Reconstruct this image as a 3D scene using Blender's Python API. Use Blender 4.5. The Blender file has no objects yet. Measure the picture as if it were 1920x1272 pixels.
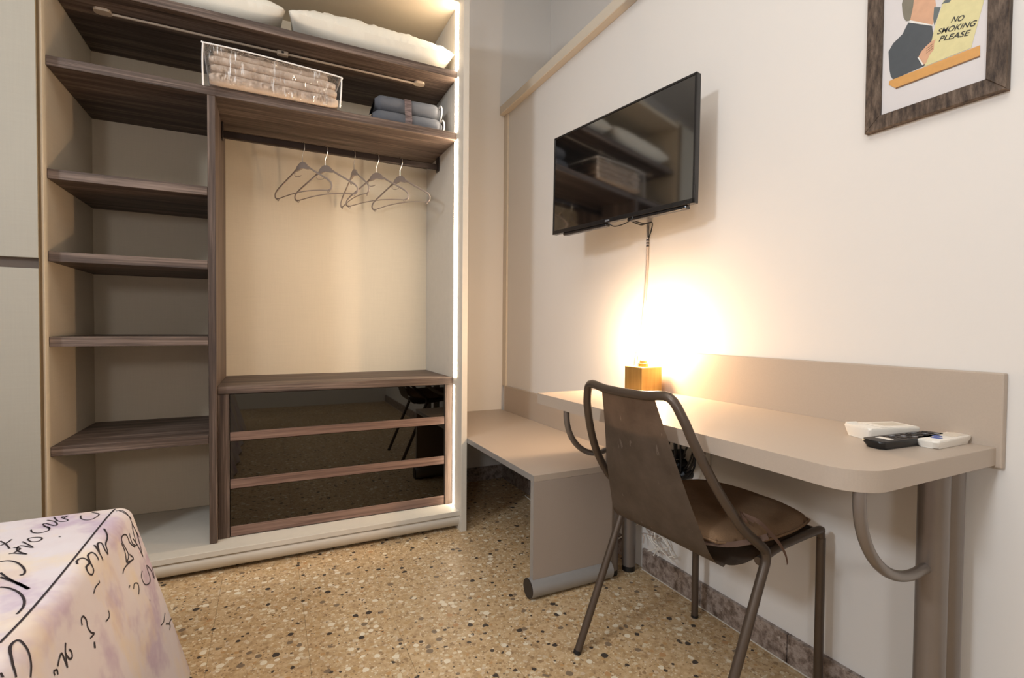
import bpy, bmesh, math, random
from mathutils import Vector, Matrix, noise
from mathutils.bvhtree import BVHTree
random.seed(7)
SC = bpy.context.scene
COL = SC.collection
R = math.radians
PI = math.pi

# ------------------------------------------------------------------ camera
cam = bpy.data.cameras.new('camera'); camo = bpy.data.objects.new('camera', cam); COL.objects.link(camo)
cam.sensor_width = 36.0; cam.lens = 930.43 * 36 / 1920; cam.clip_start = 0.02
rv = Vector((0.89802585, -0.43986244, 0.00840256)); uv_ = Vector((0.00264529, 0.02449754, 0.99969639)); fv = Vector((0.43993473, 0.89773098, -0.02316299))
M = Matrix((rv, uv_, -fv)).transposed().to_4x4(); M.translation = (0, 0, 1.006)
camo.matrix_world = M
SC.camera = camo
# ------------------------------------------------------------------ world, exposure
w = bpy.data.worlds.new('world'); SC.world = w; w.use_nodes = True
w.node_tree.nodes['Background'].inputs[0].default_value = (0.8, 0.85, 0.9, 1)
w.node_tree.nodes['Background'].inputs[1].default_value = 0.3
SC.view_settings.view_transform = 'Standard'; SC.view_settings.look = 'None'
SC.view_settings.exposure = 0.0; SC.view_settings.gamma = 1.0
SC.view_settings.use_curve_mapping = False
# ------------------------------------------------------------------ lights
def light(name, kind, loc, power, color, size=0.1, rot=(0, 0, 0), sizey=None):
    l = bpy.data.lights.new(name, kind); l.energy = power; l.color = color
    if kind == 'AREA':
        l.size = size
        if sizey: l.shape = 'RECTANGLE'; l.size_y = sizey
    else: l.shadow_soft_size = size
    o = bpy.data.objects.new(name, l); o.location = loc; o.rotation_euler = rot; COL.objects.link(o)
    return o
light('window_light', 'AREA', (-2.3, 0.30, 2.35), 44, (0.84, 0.92, 1.0), 0.36, (0, R(-78), R(6)))  # cool daylight entering high on the left
light('rear_fill', 'AREA', (-1.1, -1.35, 1.70), 13, (0.90, 0.94, 1.0), 0.30, (R(90), 0, R(-45)))      # unseen fill added behind the camera for the wall under the desk
light('ceiling_fill', 'AREA', (-0.3, 0.3, 3.15), 34, (1.0, 0.97, 0.93), 1.8)       # broad soft fill added below the ceiling

# ------------------------------------------------------------------ materials
def srgb(r, g, b):
    f = lambda c: (c / 255) / 12.92 if c / 255 <= 0.04045 else ((c / 255 + 0.055) / 1.055) ** 2.4
    return (f(r), f(g), f(b), 1)
class NT:
    def __init__(s, name):
        s.m = bpy.data.materials.new(name); s.m.use_nodes = True; s.t = s.m.node_tree
        s.t.nodes.clear(); s.out = s.n('ShaderNodeOutputMaterial')
    def n(s, kind, **kw):
        x = s.t.nodes.new(kind)
        for k, v in kw.items(): setattr(x, k, v)
        return x
    def l(s, a, b): s.t.links.new(a, b)
    def coord(s, scale=(1, 1, 1), kind='Object', rot=(0, 0, 0), loc=(0, 0, 0)):
        if kind == 'World':
            c = s.n('ShaderNodeNewGeometry').outputs['Position']
        else: c = s.n('ShaderNodeTexCoord').outputs[kind]
        mp = s.n('ShaderNodeMapping'); mp.inputs['Scale'].default_value = scale; mp.inputs['Rotation'].default_value = rot; mp.inputs['Location'].default_value = loc
        s.l(c, mp.inputs[0]); return mp.outputs[0]
    def noise(s, vec, scale, detail=3, rough=0.55):
        x = s.n('ShaderNodeTexNoise'); x.inputs['Scale'].default_value = scale; x.inputs['Detail'].default_value = detail
        x.inputs['Roughness'].default_value = rough; s.l(vec, x.inputs['Vector']); return x.outputs[0]
    def ramp(s, fac, stops, interp='LINEAR'):
        x = s.n('ShaderNodeValToRGB'); x.color_ramp.interpolation = interp; e = x.color_ramp.elements
        while len(e) < len(stops): e.new(0.5)
        for i, (p, c) in enumerate(stops): e[i].position = p; e[i].color = c
        s.l(fac, x.inputs[0]); return x.outputs[0]
    def mix(s, fac, a, b, mode='MIX'):
        x = s.n('ShaderNodeMix', data_type='RGBA', blend_type=mode)
        for v, i in ((fac, 0), (a, 6), (b, 7)):
            if isinstance(v, (int, float, tuple)): x.inputs[i].default_value = v
            else: s.l(v, x.inputs[i])
        return x.outputs[2]
    def math(s, op, a, b=None):
        x = s.n('ShaderNodeMath', operation=op)
        for v, i in ((a, 0), (b, 1)):
            if v is None: continue
            if isinstance(v, (int, float)): x.inputs[i].default_value = v
            else: s.l(v, x.inputs[i])
        return x.outputs[0]
    def bsdf(s, color, rough=0.5, metal=0.0, spec=0.5, bump=None, bstr=0.1, bdist=0.001, **kw):
        p = s.n('ShaderNodeBsdfPrincipled')
        for k, v in (('Base Color', color), ('Roughness', rough), ('Metallic', metal), ('Specular IOR Level', spec)):
            if isinstance(v, (int, float, tuple)): p.inputs[k].default_value = v
            else: s.l(v, p.inputs[k])
        for k, v in kw.items(): p.inputs[k.replace('_', ' ')].default_value = v
        if bump is not None:
            b = s.n('ShaderNodeBump'); b.inputs['Strength'].default_value = bstr; b.inputs['Distance'].default_value = bdist
            s.l(bump, b.inputs['Height']); s.l(b.outputs[0], p.inputs['Normal'])
        s.l(p.outputs[0], s.out.inputs[0]); return p
def m_plain(name, c, rough=0.5, metal=0.0, spec=0.5, var=0.04, nscale=30, bstr=0.05):
    t = NT(name); v = t.coord(kind='World'); n = t.noise(v, nscale, 4)
    a = tuple(x * (1 - var) for x in c[:3]) + (1,); b = tuple(min(1, x * (1 + var)) for x in c[:3]) + (1,)
    col = t.ramp(n, [(0.3, a), (0.7, b)]); t.bsdf(col, rough, metal, spec, n, bstr); return t.m
def m_wood(name, axis, c1, c2, c3, rough=0.55):
    t = NT(name); sc = [26, 26, 26]; sc[axis] = 0.8
    v = t.coord(tuple(sc), 'World'); n = t.noise(v, 1.0, 6, 0.62)
    sc2 = [150, 150, 150]; sc2[axis] = 4; v2 = t.coord(tuple(sc2), 'World'); n2 = t.noise(v2, 1.0, 3, 0.6)
    f = t.math('ADD', t.math('MULTIPLY', n, 0.6), t.math('MULTIPLY', n2, 0.4))
    col = t.ramp(f, [(0.36, c1), (0.5, c2), (0.63, c3)])
    t.bsdf(col, rough, 0, 0.35, f, 0.25, 0.0006); return t.m
WC = (srgb(50, 38, 33), srgb(84, 69, 60), srgb(128, 110, 99))
M_WOODX = m_wood('wood_grain_x', 0, *WC); M_WOODZ = m_wood('wood_grain_z', 2, *WC)
M_RAIL = m_wood('wood_rail', 0, srgb(80, 60, 52), srgb(110, 86, 75), srgb(140, 113, 99))
def m_linen(name, c, amp=0.07):
    t = NT(name); a = t.noise(t.coord((8, 8, 260), 'World'), 1, 3); b = t.noise(t.coord((260, 260, 8), 'World'), 1, 3)
    big = t.noise(t.coord((1, 1, 1), 'World'), 3.0, 4)
    f = t.math('ADD', t.math('MULTIPLY', t.math('ADD', a, b), 0.35), t.math('MULTIPLY', big, 0.3))
    lo = tuple(x * (1 - amp) for x in c[:3]) + (1,); hi = tuple(min(1, x * (1 + amp)) for x in c[:3]) + (1,)
    t.bsdf(t.ramp(f, [(0.35, lo), (0.65, hi)]), 0.6, 0, 0.3, f, 0.08, 0.0005); return t.m
M_LINEN = m_linen('linen_melamine', srgb(206, 192, 170), 0.04)
M_DOOR = m_linen('linen_door', srgb(166, 160, 147), 0.03)
M_EDGE = m_plain('pale_edge', srgb(205, 198, 186), 0.5, var=0.02)
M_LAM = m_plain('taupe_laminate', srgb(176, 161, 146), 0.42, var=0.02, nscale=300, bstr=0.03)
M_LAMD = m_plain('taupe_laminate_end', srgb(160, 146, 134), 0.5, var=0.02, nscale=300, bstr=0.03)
M_WALL = m_plain('wall_paint', srgb(222, 214, 203), 0.85, spec=0.2, var=0.012, nscale=14, bstr=0.0)
def wallmat(name, c):
    t = NT(name); v = t.coord(kind='World'); n = t.noise(v, 60, 5); n2 = t.noise(v, 3, 3)
    lo = tuple(x * 0.985 for x in c[:3]) + (1,)
    t.bsdf(t.ramp(n2, [(0.3, lo), (0.7, c)]), 0.85, 0, 0.2, n, 0.12, 0.0015); return t.m
M_WALL = wallmat('wall_paint_rough', srgb(221, 216, 210))
M_TRIM = m_plain('trim_paint', srgb(206, 194, 176), 0.5, var=0.01)
M_CEIL = m_plain('ceiling_paint', srgb(228, 224, 216), 0.9, var=0.01)
M_GREYMET = m_plain('satin_grey_metal', srgb(158, 155, 152), 0.34, 0.3, var=0.02)
M_CHAIR = None
M_LEG = m_plain('desk_leg_metal', srgb(128, 119, 112), 0.32, 0.45, var=0.02)
M_BLACK = m_plain('black_plastic', srgb(18, 18, 20), 0.35, var=0.1)
M_BLACKMET = m_plain('dark_rail_metal', srgb(58, 48, 44), 0.35, 0.7, var=0.05)
M_WHITEP = m_plain('white_plastic', srgb(232, 226, 216), 0.35, var=0.01)
M_GREYP = m_plain('light_grey_conduit', srgb(176, 160, 148), 0.5, var=0.03)
M_ROD = m_plain('champagne_rod', srgb(196, 178, 158), 0.4, 0.3, var=0.03)
M_BLUE = m_plain('blue_button', srgb(70, 92, 160), 0.4)
M_GREYB = m_plain('grey_button', srgb(120, 120, 124), 0.4)
M_CAPDARK = m_plain('dark_cap', srgb(40, 34, 32), 0.5)
def emis(name, c, s):
    t = NT(name); e = t.n('ShaderNodeEmission'); e.inputs[0].default_value = c; e.inputs[1].default_value = s
    t.l(e.outputs[0], t.out.inputs[0]); return t.m
M_LED = emis('led_light', (1.0, 0.83, 0.62, 1), 34.0)
M_BULB = emis('bulb_light', (1.0, 0.68, 0.40, 1), 620.0)

def m_terrazzo():
    t = NT('terrazzo'); v0 = t.coord((1, 1, 1), 'World')
    wn = t.n('ShaderNodeTexNoise'); wn.inputs['Scale'].default_value = 90; t.l(v0, wn.inputs['Vector'])
    sub = t.n('ShaderNodeVectorMath', operation='MULTIPLY_ADD'); sub.inputs[1].default_value = (0.006, 0.006, 0.0); t.l(wn.outputs[1], sub.inputs[0]); t.l(v0, sub.inputs[2])
    v = sub.outputs[0]
    base = t.ramp(t.noise(v, 38, 6, 0.7), [(0.3, srgb(158, 128, 92)), (0.5, srgb(192, 163, 124)), (0.72, srgb(214, 190, 154))])
    oi = t.n('ShaderNodeObjectInfo').outputs['Random']
    col = base
    for scale, thr, r0, stops in (
        (150, 0.36, 0.25, [(0.0, srgb(206, 188, 156)), (0.35, srgb(164, 132, 94)), (0.6, srgb(222, 206, 178)), (0.8, srgb(140, 112, 80)), (0.95, srgb(84, 70, 58))]),
        (80, 0.46, 0.22, [(0.0, srgb(214, 198, 168)), (0.3, srgb(184, 152, 108)), (0.55, srgb(204, 184, 156)), (0.72, srgb(154, 126, 92)), (0.88, srgb(186, 146, 98)), (0.95, srgb(72, 62, 54))]),
        (44, 0.36, 0.55, [(0.0, srgb(228, 216, 192)), (0.45, srgb(200, 172, 134)), (0.62, srgb(128, 110, 90)), (0.78, srgb(66, 58, 52)), (0.95, srgb(184, 142, 98))])):
        vo = t.n('ShaderNodeTexVoronoi'); vo.inputs['Scale'].default_value = scale; vo.inputs['Randomness'].default_value = 1.0; t.l(v, vo.inputs['Vector'])
        sp = t.n('ShaderNodeSeparateColor'); t.l(vo.outputs['Color'], sp.inputs[0])
        chip = t.ramp(sp.outputs[0], stops, 'CONSTANT')
        pres = t.math('GREATER_THAN', sp.outputs[1], r0)
        # chip radius varies by cell
        rad = t.math('MULTIPLY', sp.outputs[2], thr); rad = t.math('ADD', rad, 0.13)
        inside = t.math('LESS_THAN', vo.outputs['Distance'], rad)
        fac = t.math('MULTIPLY', pres, inside)
        col = t.mix(fac, col, chip)
    tint = t.ramp(oi, [(0, (0.95, 0.95, 0.95, 1)), (1, (1.03, 1.02, 1.0, 1))])
    col = t.mix(1.0, col, tint, 'MULTIPLY')
    t.bsdf(col, 0.42, 0, 0.4); return t.m
M_FLOOR = m_terrazzo()
M_GROUT = m_plain('joint', srgb(128, 104, 76), 0.8)
def m_marble():
    t = NT('marble_skirting'); v = t.coord(kind='World')
    n = t.noise(v, 30, 8, 0.72); n2 = t.noise(v, 70, 6, 0.7)
    c = t.ramp(n, [(0.36, srgb(84, 70, 62)), (0.48, srgb(132, 116, 106)), (0.58, srgb(164, 150, 140)), (0.66, srgb(104, 88, 80))])
    c = t.mix(t.ramp(n2, [(0.60, (0, 0, 0, 1)), (0.68, (1, 1, 1, 1))]), c, srgb(188, 176, 166))
    t.bsdf(c, 0.3, 0, 0.5); return t.m
M_MARBLE = m_marble()
def m_cloth(name, c, rough=0.9, var=0.06, sc=400, b=0.3):
    t = NT(name); v = t.coord(kind='World'); n = t.noise(v, sc, 3); n2 = t.noise(v, 12, 4)
    lo = tuple(x * (1 - var) for x in c[:3]) + (1,); hi = tuple(min(1, x * (1 + var)) for x in c[:3]) + (1,)
    f = t.math('ADD', t.math('MULTIPLY', n, 0.5), t.math('MULTIPLY', n2, 0.5))
    t.bsdf(t.ramp(f, [(0.35, lo), (0.65, hi)]), rough, 0, 0.1, n, b, 0.0015); return t.m
M_PILLOW = m_cloth('pillow_cotton', srgb(226, 220, 206), var=0.03)
M_DUVET = m_cloth('duvet_cotton', srgb(226, 206, 188), var=0.04)
M_FLEECE = m_cloth('grey_fleece', srgb(98, 100, 106), sc=700, b=0.6, var=0.1)
M_PIPING = m_cloth('white_piping', srgb(228, 224, 220), var=0.02)
M_HANG = m_plain('hanger_plastic', srgb(150, 134, 122), 0.4, 0.0, var=0.05)
M_HOOK = m_plain('hanger_hook_metal', srgb(200, 190, 178), 0.25, 0.9, var=0.02)
M_CUSH = m_cloth('brown_cushion', srgb(128, 102, 78), sc=500, var=0.16, b=0.5)
M_TIE = m_cloth('cushion_tie', srgb(150, 122, 106), sc=600, var=0.05)
def m_satin():
    t = NT('satin_ribbon'); n = t.noise(t.coord((30, 30, 120), 'World'), 1, 3)
    t.bsdf(t.ramp(n, [(0.35, srgb(112, 96, 96)), (0.65, srgb(168, 150, 148))]), 0.28, 0, 0.6); return t.m
M_SATIN = m_satin()
def m_gold():
    t = NT('brushed_gold'); n = t.noise(t.coord((60, 60, 3), 'World'), 1, 3)
    t.bsdf(t.ramp(n, [(0.3, srgb(176, 140, 78)), (0.7, srgb(198, 162, 98))]), 0.38, 0.75, 0.5); return t.m
M_GOLD = m_gold()
def m_chair():
    t = NT('raw_bronze_steel'); v = t.coord(kind='World'); n = t.noise(v, 9, 6, 0.65)
    st = t.noise(t.coord((60, 60, 7), 'World', rot=(0.3, 0.2, 0)), 1, 3)
    c = t.ramp(n, [(0.3, srgb(104, 90, 78)), (0.7, srgb(136, 121, 107))])
    c = t.mix(t.math('MULTIPLY', t.math('GREATER_THAN', st, 0.68), 0.35), c, srgb(190, 178, 166))
    t.bsdf(c, t.ramp(n, [(0.3, (0.45,) * 3 + (1,)), (0.7, (0.58,) * 3 + (1,))]), 0.30, 0.5, n, 0.08, 0.001); return t.m
M_CHAIR = m_chair()
M_CHAIRT = m_plain('dark_bronze_tube', srgb(86, 74, 64), 0.36, 0.45, var=0.06, nscale=12)
def m_glass_dark():
    t = NT('smoked_glass'); g = t.n('ShaderNodeBsdfGlossy'); g.inputs['Color'].default_value = (0.9, 0.85, 0.75, 1); g.inputs['Roughness'].default_value = 0.02
    tr = t.n('ShaderNodeBsdfTransparent'); tr.inputs[0].default_value = (0.10, 0.095, 0.085, 1)
    fr = t.n('ShaderNodeFresnel'); fr.inputs[0].default_value = 1.9
    mx = t.n('ShaderNodeMixShader'); t.l(fr.outputs[0], mx.inputs[0]); t.l(tr.outputs[0], mx.inputs[1]); t.l(g.outputs[0], mx.inputs[2]); t.l(mx.outputs[0], t.out.inputs[0]); return t.m
M_SMOKE = m_glass_dark()
def m_film():
    t = NT('clear_plastic_film'); g = t.n('ShaderNodeBsdfGlossy'); g.inputs['Roughness'].default_value = 0.08; g.inputs['Color'].default_value = (1, 1, 1, 1)
    tr = t.n('ShaderNodeBsdfTransparent'); tr.inputs[0].default_value = (0.97, 0.97, 0.97, 1)
    n = t.noise(t.coord((34, 14, 12), 'World'), 1.3, 3, 0.6)
    b = t.n('ShaderNodeBump'); b.inputs['Strength'].default_value = 1.0; b.inputs['Distance'].default_value = 0.04; t.l(n, b.inputs['Height'])
    t.l(b.outputs[0], g.inputs['Normal'])
    fr = t.n('ShaderNodeFresnel'); fr.inputs[0].default_value = 1.42; t.l(b.outputs[0], fr.inputs['Normal'])
    mx = t.n('ShaderNodeMixShader'); t.l(fr.outputs[0], mx.inputs[0]); t.l(tr.outputs[0], mx.inputs[1]); t.l(g.outputs[0], mx.inputs[2])
    df = t.n('ShaderNodeBsdfDiffuse'); df.inputs[0].default_value = (0.95, 0.95, 0.95, 1)  # white diffuse streaks paint highlights into the film colour
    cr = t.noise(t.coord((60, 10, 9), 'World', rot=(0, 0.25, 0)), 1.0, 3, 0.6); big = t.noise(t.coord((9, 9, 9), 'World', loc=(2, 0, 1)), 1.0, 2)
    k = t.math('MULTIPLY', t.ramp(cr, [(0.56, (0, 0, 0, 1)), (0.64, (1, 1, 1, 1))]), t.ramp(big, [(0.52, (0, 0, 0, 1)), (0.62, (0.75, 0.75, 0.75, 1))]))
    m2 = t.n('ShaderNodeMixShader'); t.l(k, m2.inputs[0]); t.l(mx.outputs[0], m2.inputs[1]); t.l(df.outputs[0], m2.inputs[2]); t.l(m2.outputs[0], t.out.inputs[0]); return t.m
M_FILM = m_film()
def m_screen():
    t = NT('tv_screen'); n = t.noise(t.coord(kind='World'), 5, 2); t.bsdf(t.ramp(n, [(0, srgb(10, 10, 11)), (1, srgb(14, 14, 15))]), 0.06, 0, 0.5, IOR=2.7); return t.m
M_SCREEN = m_screen()
M_TVF = m_plain('tv_bezel', srgb(34, 32, 32), 0.22, var=0.1)
def m_clearglass():
    t = NT('bulb_glass'); t.bsdf((1, 0.97, 0.9, 1), 0.02, 0, 0.5, Transmission_Weight=1.0, IOR=1.3); return t.m
def m_frame():
    t = NT('weathered_frame'); v = t.coord(kind='World'); n = t.noise(t.coord((90, 90, 22), 'World'), 1, 5, 0.7)
    c = t.ramp(n, [(0.33, srgb(46, 36, 30)), (0.5, srgb(82, 68, 57)), (0.68, srgb(112, 96, 82))]); t.bsdf(c, 0.6, 0, 0.3, n, 0.5, 0.001); return t.m
M_FRAME = m_frame()
def m_spread():
    t = NT('printed_bedspread'); v = t.coord(kind='World')
    n = t.noise(t.coord((1, 1, 1), 'World', loc=(3, 1, 0)), 5.5, 4, 0.6); n2 = t.noise(t.coord((1, 1, 0.6), 'World', loc=(7, 2, 5)), 6.5, 4, 0.55)
    c = t.ramp(n, [(0.30, srgb(216, 209, 212)), (0.52, srgb(212, 202, 205)), (0.63, srgb(190, 172, 188)), (0.74, srgb(206, 196, 204))])
    c = t.mix(t.ramp(n2, [(0.50, (0, 0, 0, 1)), (0.62, (0.6, 0.6, 0.6, 1))]), c, srgb(222, 204, 178))
    f = t.noise(v, 600, 2); t.bsdf(c, 0.85, 0, 0.15, f, 0.12, 0.0008); return t.m
M_SPREAD = m_spread()
M_INK = m_plain('black_ink', srgb(38, 28, 34), 0.8)

# ------------------------------------------------------------------ mesh helpers
def NB(): return bmesh.new()
def box(bm, x0, x1, y0, y1, z0, z1, bev=0.0, seg=1):
    r = bmesh.ops.create_cube(bm, size=1.0); vs = r['verts']
    for v in vs: v.co = Vector(((x0 + x1) / 2 + v.co.x * (x1 - x0), (y0 + y1) / 2 + v.co.y * (y1 - y0), (z0 + z1) / 2 + v.co.z * (z1 - z0)))
    if bev:
        es = list({e for v in vs for e in v.link_edges})
        bmesh.ops.bevel(bm, geom=es, offset=bev, segments=seg, profile=0.5, affect='EDGES')
    return bm
def tube(bm, pts, r, n=10, caps=True, rads=None, flat=1.0):
    pts = [Vector(p) for p in pts]; rings = []
    up = Vector((0, 0, 1)); prev = None
    for i, p in enumerate(pts):
        d = (pts[min(i + 1, len(pts) - 1)] - pts[max(i - 1, 0)]).normalized()
        if prev is None:
            a = d.cross(up);
            if a.length < 1e-3: a = d.cross(Vector((1, 0, 0)))
            a.normalize()
        else:
            a = prev - d * prev.dot(d); a.normalize()
        b = d.cross(a); prev = a; rr = rads[i] if rads else r
        rings.append([bm.verts.new(p + a * (rr * math.cos(2 * PI * k / n)) + b * (rr * flat * math.sin(2 * PI * k / n))) for k in range(n)])
    for q, s in zip(rings[:-1], rings[1:]):
        for k in range(n): bm.faces.new((q[k], q[(k + 1) % n], s[(k + 1) % n], s[k]))
    if caps: bm.faces.new(rings[0][::-1]); bm.faces.new(rings[-1])
    return bm
def smooth_path(pts, k=8, closed=False):
    P = [Vector(p) for p in pts]; out = []; n = len(P)
    rng = range(n) if closed else range(n - 1)
    for i in rng:
        p0 = P[(i - 1) % n] if closed or i > 0 else P[0]; p1 = P[i % n]; p2 = P[(i + 1) % n]; p3 = P[(i + 2) % n] if closed or i + 2 < n else P[-1]
        for j in range(k):
            t = j / k
            out.append(0.5 * ((2 * p1) + (-p0 + p2) * t + (2 * p0 - 5 * p1 + 4 * p2 - p3) * t * t + (-p0 + 3 * p1 - 3 * p2 + p3) * t ** 3))
    if not closed: out.append(P[-1])
    return out
def prism(bm, pts, z0, z1, bev=0.0):
    lo = [bm.verts.new((p[0], p[1], z0)) for p in pts]; hi = [bm.verts.new((p[0], p[1], z1)) for p in pts]
    n = len(pts); fs = [bm.faces.new(lo[::-1]), bm.faces.new(hi)]
    for k in range(n): bm.faces.new((lo[k], lo[(k + 1) % n], hi[(k + 1) % n], hi[k]))
    if bev:
        es = list({e for f in fs for e in f.edges}); bmesh.ops.bevel(bm, geom=es, offset=bev, segments=2, profile=0.5, affect='EDGES')
    return bm
def rrect(x0, x1, y0, y1, rads, seg=8):
    # rads: corners (x0,y0),(x1,y0),(x1,y1),(x0,y1)
    out = []
    for (cx, cy, a0), r in zip(((x0, y0, 180), (x1, y0, 270), (x1, y1, 0), (x0, y1, 90)), rads):
        if r <= 0: out.append((cx, cy)); continue
        ox = cx + (r if cx == x0 else -r); oy = cy + (r if cy == y0 else -r)
        for k in range(seg + 1):
            a = R(a0 + 90 * k / seg); out.append((ox + r * math.cos(a), oy + r * math.sin(a)))
    return out
def lathe(bm, prof, c=(0, 0, 0), n=24):
    rings = []
    for r, z in prof:
        rings.append([bm.verts.new((c[0] + r * math.cos(2 * PI * k / n), c[1] + r * math.sin(2 * PI * k / n), c[2] + z)) for k in range(n)])
    for q, s in zip(rings[:-1], rings[1:]):
        for k in range(n): bm.faces.new((q[k], q[(k + 1) % n], s[(k + 1) % n], s[k]))
    if prof[0][0] > 1e-4: bm.faces.new(rings[0][::-1])
    if prof[-1][0] > 1e-4: bm.faces.new(rings[-1])
    bmesh.ops.remove_doubles(bm, verts=bm.verts, dist=1e-5)
    return bm
def grid(bm, fn, nu, nv):
    vs = [[bm.verts.new(fn(i / nu, j / nv)) for j in range(nv + 1)] for i in range(nu + 1)]
    for i in range(nu):
        for j in range(nv): bm.faces.new((vs[i][j], vs[i + 1][j], vs[i + 1][j + 1], vs[i][j + 1]))
    return bm
def obj(name, bm, mat, parent=None, smooth=False, local=False, angle=40):
    """link bm (world coordinates, or local ones of the parent) as one mesh object"""
    bmesh.ops.recalc_face_normals(bm, faces=bm.faces)
    me = bpy.data.meshes.new(name)
    if parent is not None and not local:
        mw = parent.matrix_basis.copy()
        q = parent.parent
        while q is not None: mw = q.matrix_basis @ mw; q = q.parent
        bmesh.ops.transform(bm, matrix=mw.inverted(), verts=bm.verts)
    bm.to_mesh(me); bm.free(); me.materials.append(mat)
    if smooth:
        for p in me.polygons: p.use_smooth = True
        try: me.set_sharp_from_angle(angle=R(angle))
        except Exception: pass
    o = bpy.data.objects.new(name, me); COL.objects.link(o)
    if parent is not None: o.parent = parent
    return o
def tag(o, label, cat, group=None, kind=None):
    o['label'] = label; o['category'] = cat
    if group: o['group'] = group
    if kind: o['kind'] = kind
    return o
def thing(name, label, cat, loc=(0, 0, 0), rot=(0, 0, 0), group=None):
    o = bpy.data.objects.new(name, None); COL.objects.link(o); o.location = loc; o.rotation_euler = rot
    o.matrix_basis = Matrix.LocRotScale(Vector(loc), __import__('mathutils').Euler(rot), None)
    return tag(o, label, cat, group)
def struct(name, bm, mat, label=None, cat=None, **kw):
    o = obj(name, bm, mat, **kw); o['kind'] = 'structure'
    o['label'] = label or name.replace('_', ' '); o['category'] = cat or name.split('_')[0]
    return o
def flip(bm):
    return bm
def sub(bm, n=1):
    for _ in range(n): bmesh.ops.subdivide_edges(bm, edges=bm.edges, cuts=1, use_grid_fill=True, smooth=0)
    return bm

# ================================================================== SETTING
XW, YB = 1.41, 3.0
XL, YF, ZC = -2.6, -1.9, 3.3
XU = 1.746
b = NB(); box(b, XL - .1, XU + .1, YF - .1, YB + .1, -0.12, -0.004)
floor = struct('floor', b, M_GROUT, 'brown speckled terrazzo tile floor', 'floor')
T = 0.2755
tile_me = None
ix0 = -10; nx = 16
for i in range(-10, 6):
    for j in range(-13, 6):
        x0 = -0.168 + i * T + 0.0; y0 = 1.560 + j * T
        x1, y1 = x0 + T, y0 + T
        x0c, x1c, y0c, y1c = max(x0, XL), min(x1, XW - 0.001), max(y0, YF), min(y1, YB - 0.001)
        if x1c - x0c < .01 or y1c - y0c < .01: continue
        if abs((x1c - x0c) - T) < 1e-6 and abs((y1c - y0c) - T) < 1e-6:
            if tile_me is None:
                b = NB(); box(b, 0.0003, T - .0003, 0.0003, T - .0003, -0.006, 0, 0.0006)
                o = obj('tile', b, M_FLOOR); tile_me = o.data
            else:
                o = bpy.data.objects.new('tile', tile_me); COL.objects.link(o)
            o.location = (x0, y0, 0)
        else:
            b = NB(); box(b, 0.0003, x1c - x0c - .0003, 0.0003, y1c - y0c - .0003, -0.006, 0, 0.0006)
            o = obj('tile', b, M_FLOOR); o.location = (x0c, y0c, 0)
        o.parent = floor
b = NB(); box(b, XL, XU + .1, YB, YB + .1, 0, ZC); struct('wall_back', b, M_WALL, 'cream painted wall behind the wardrobe', 'wall')
b = NB(); box(b, XW, XU, YF, YB, 0, 2.45); struct('wall_right', b, M_WALL, 'cream wall carrying the television and the desk', 'wall')
b = NB(); box(b, XU, XU + .1, YF, YB, 0, ZC); struct('wall_right_upper', b, M_WALL, 'set-back upper part of the right wall above the ledge', 'wall')
b = NB(); box(b, XL - .1, XL, YF, YB, 0, ZC); struct('wall_left', b, M_WALL, 'cream wall on the left outside the frame', 'wall')
b = NB(); box(b, XL, XU + .1, YF - .1, YF, 0, ZC); struct('wall_front', b, M_WALL, 'cream wall behind the camera', 'wall')
b = NB(); box(b, XL - .1, XU + .1, YF - .1, YB + .1, ZC, ZC + .1); struct('ceiling', b, M_CEIL, 'white ceiling', 'ceiling')
# horizontal ledge trim and the corner strip
b = NB(); box(b, 1.366, XW + .001, YF, 2.999, 2.400, 2.455, 0.003); struct('trim_1', b, M_TRIM, 'cream ledge trim running along the right wall above the television', 'trim')
b = NB(); box(b, 1.398, XW + .001, 2.945, 2.999, 0.62, 2.400, 0.002); struct('trim_2', b, M_TRIM, 'narrow upright cream strip in the room corner', 'trim')
# marble skirting: slabs
y = 1.575; segs = [(1.290, 1.60), (0.955, 1.289), (0.62, 0.954), (0.285, 0.619), (-0.05, 0.284), (-1.9, -0.051)]
skirt = bpy.data.objects.new('baseboard_right', None); COL.objects.link(skirt); skirt['kind'] = 'structure'; skirt['label'] = 'brown mottled marble skirting along the right wall'; skirt['category'] = 'baseboard'
for a, c in segs:
    b = NB(); box(b, XW - .013, XW + .001, a + .0008, c - .0008, 0.0, 0.089, 0.0012); obj('slab', b, M_MARBLE, skirt)
b = NB(); box(b, XW - .016, XW - .0125, -1.9, 1.60, 0.0, 0.004, 0.001); obj('grout_line', b, M_EDGE, skirt)
b = NB(); box(b, 0.88, XW, YB - .012, YB + .001, 0, .089, .001); struct('baseboard_back', b, M_MARBLE, 'dark skirting on the back wall under the bench', 'baseboard')
b = NB(); box(b, XW - .012, XW + .001, 1.66, YB - .013, 0, .089, .001); struct('baseboard_alcove', b, M_MARBLE, 'skirting on the right wall under the bench', 'baseboard')

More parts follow.
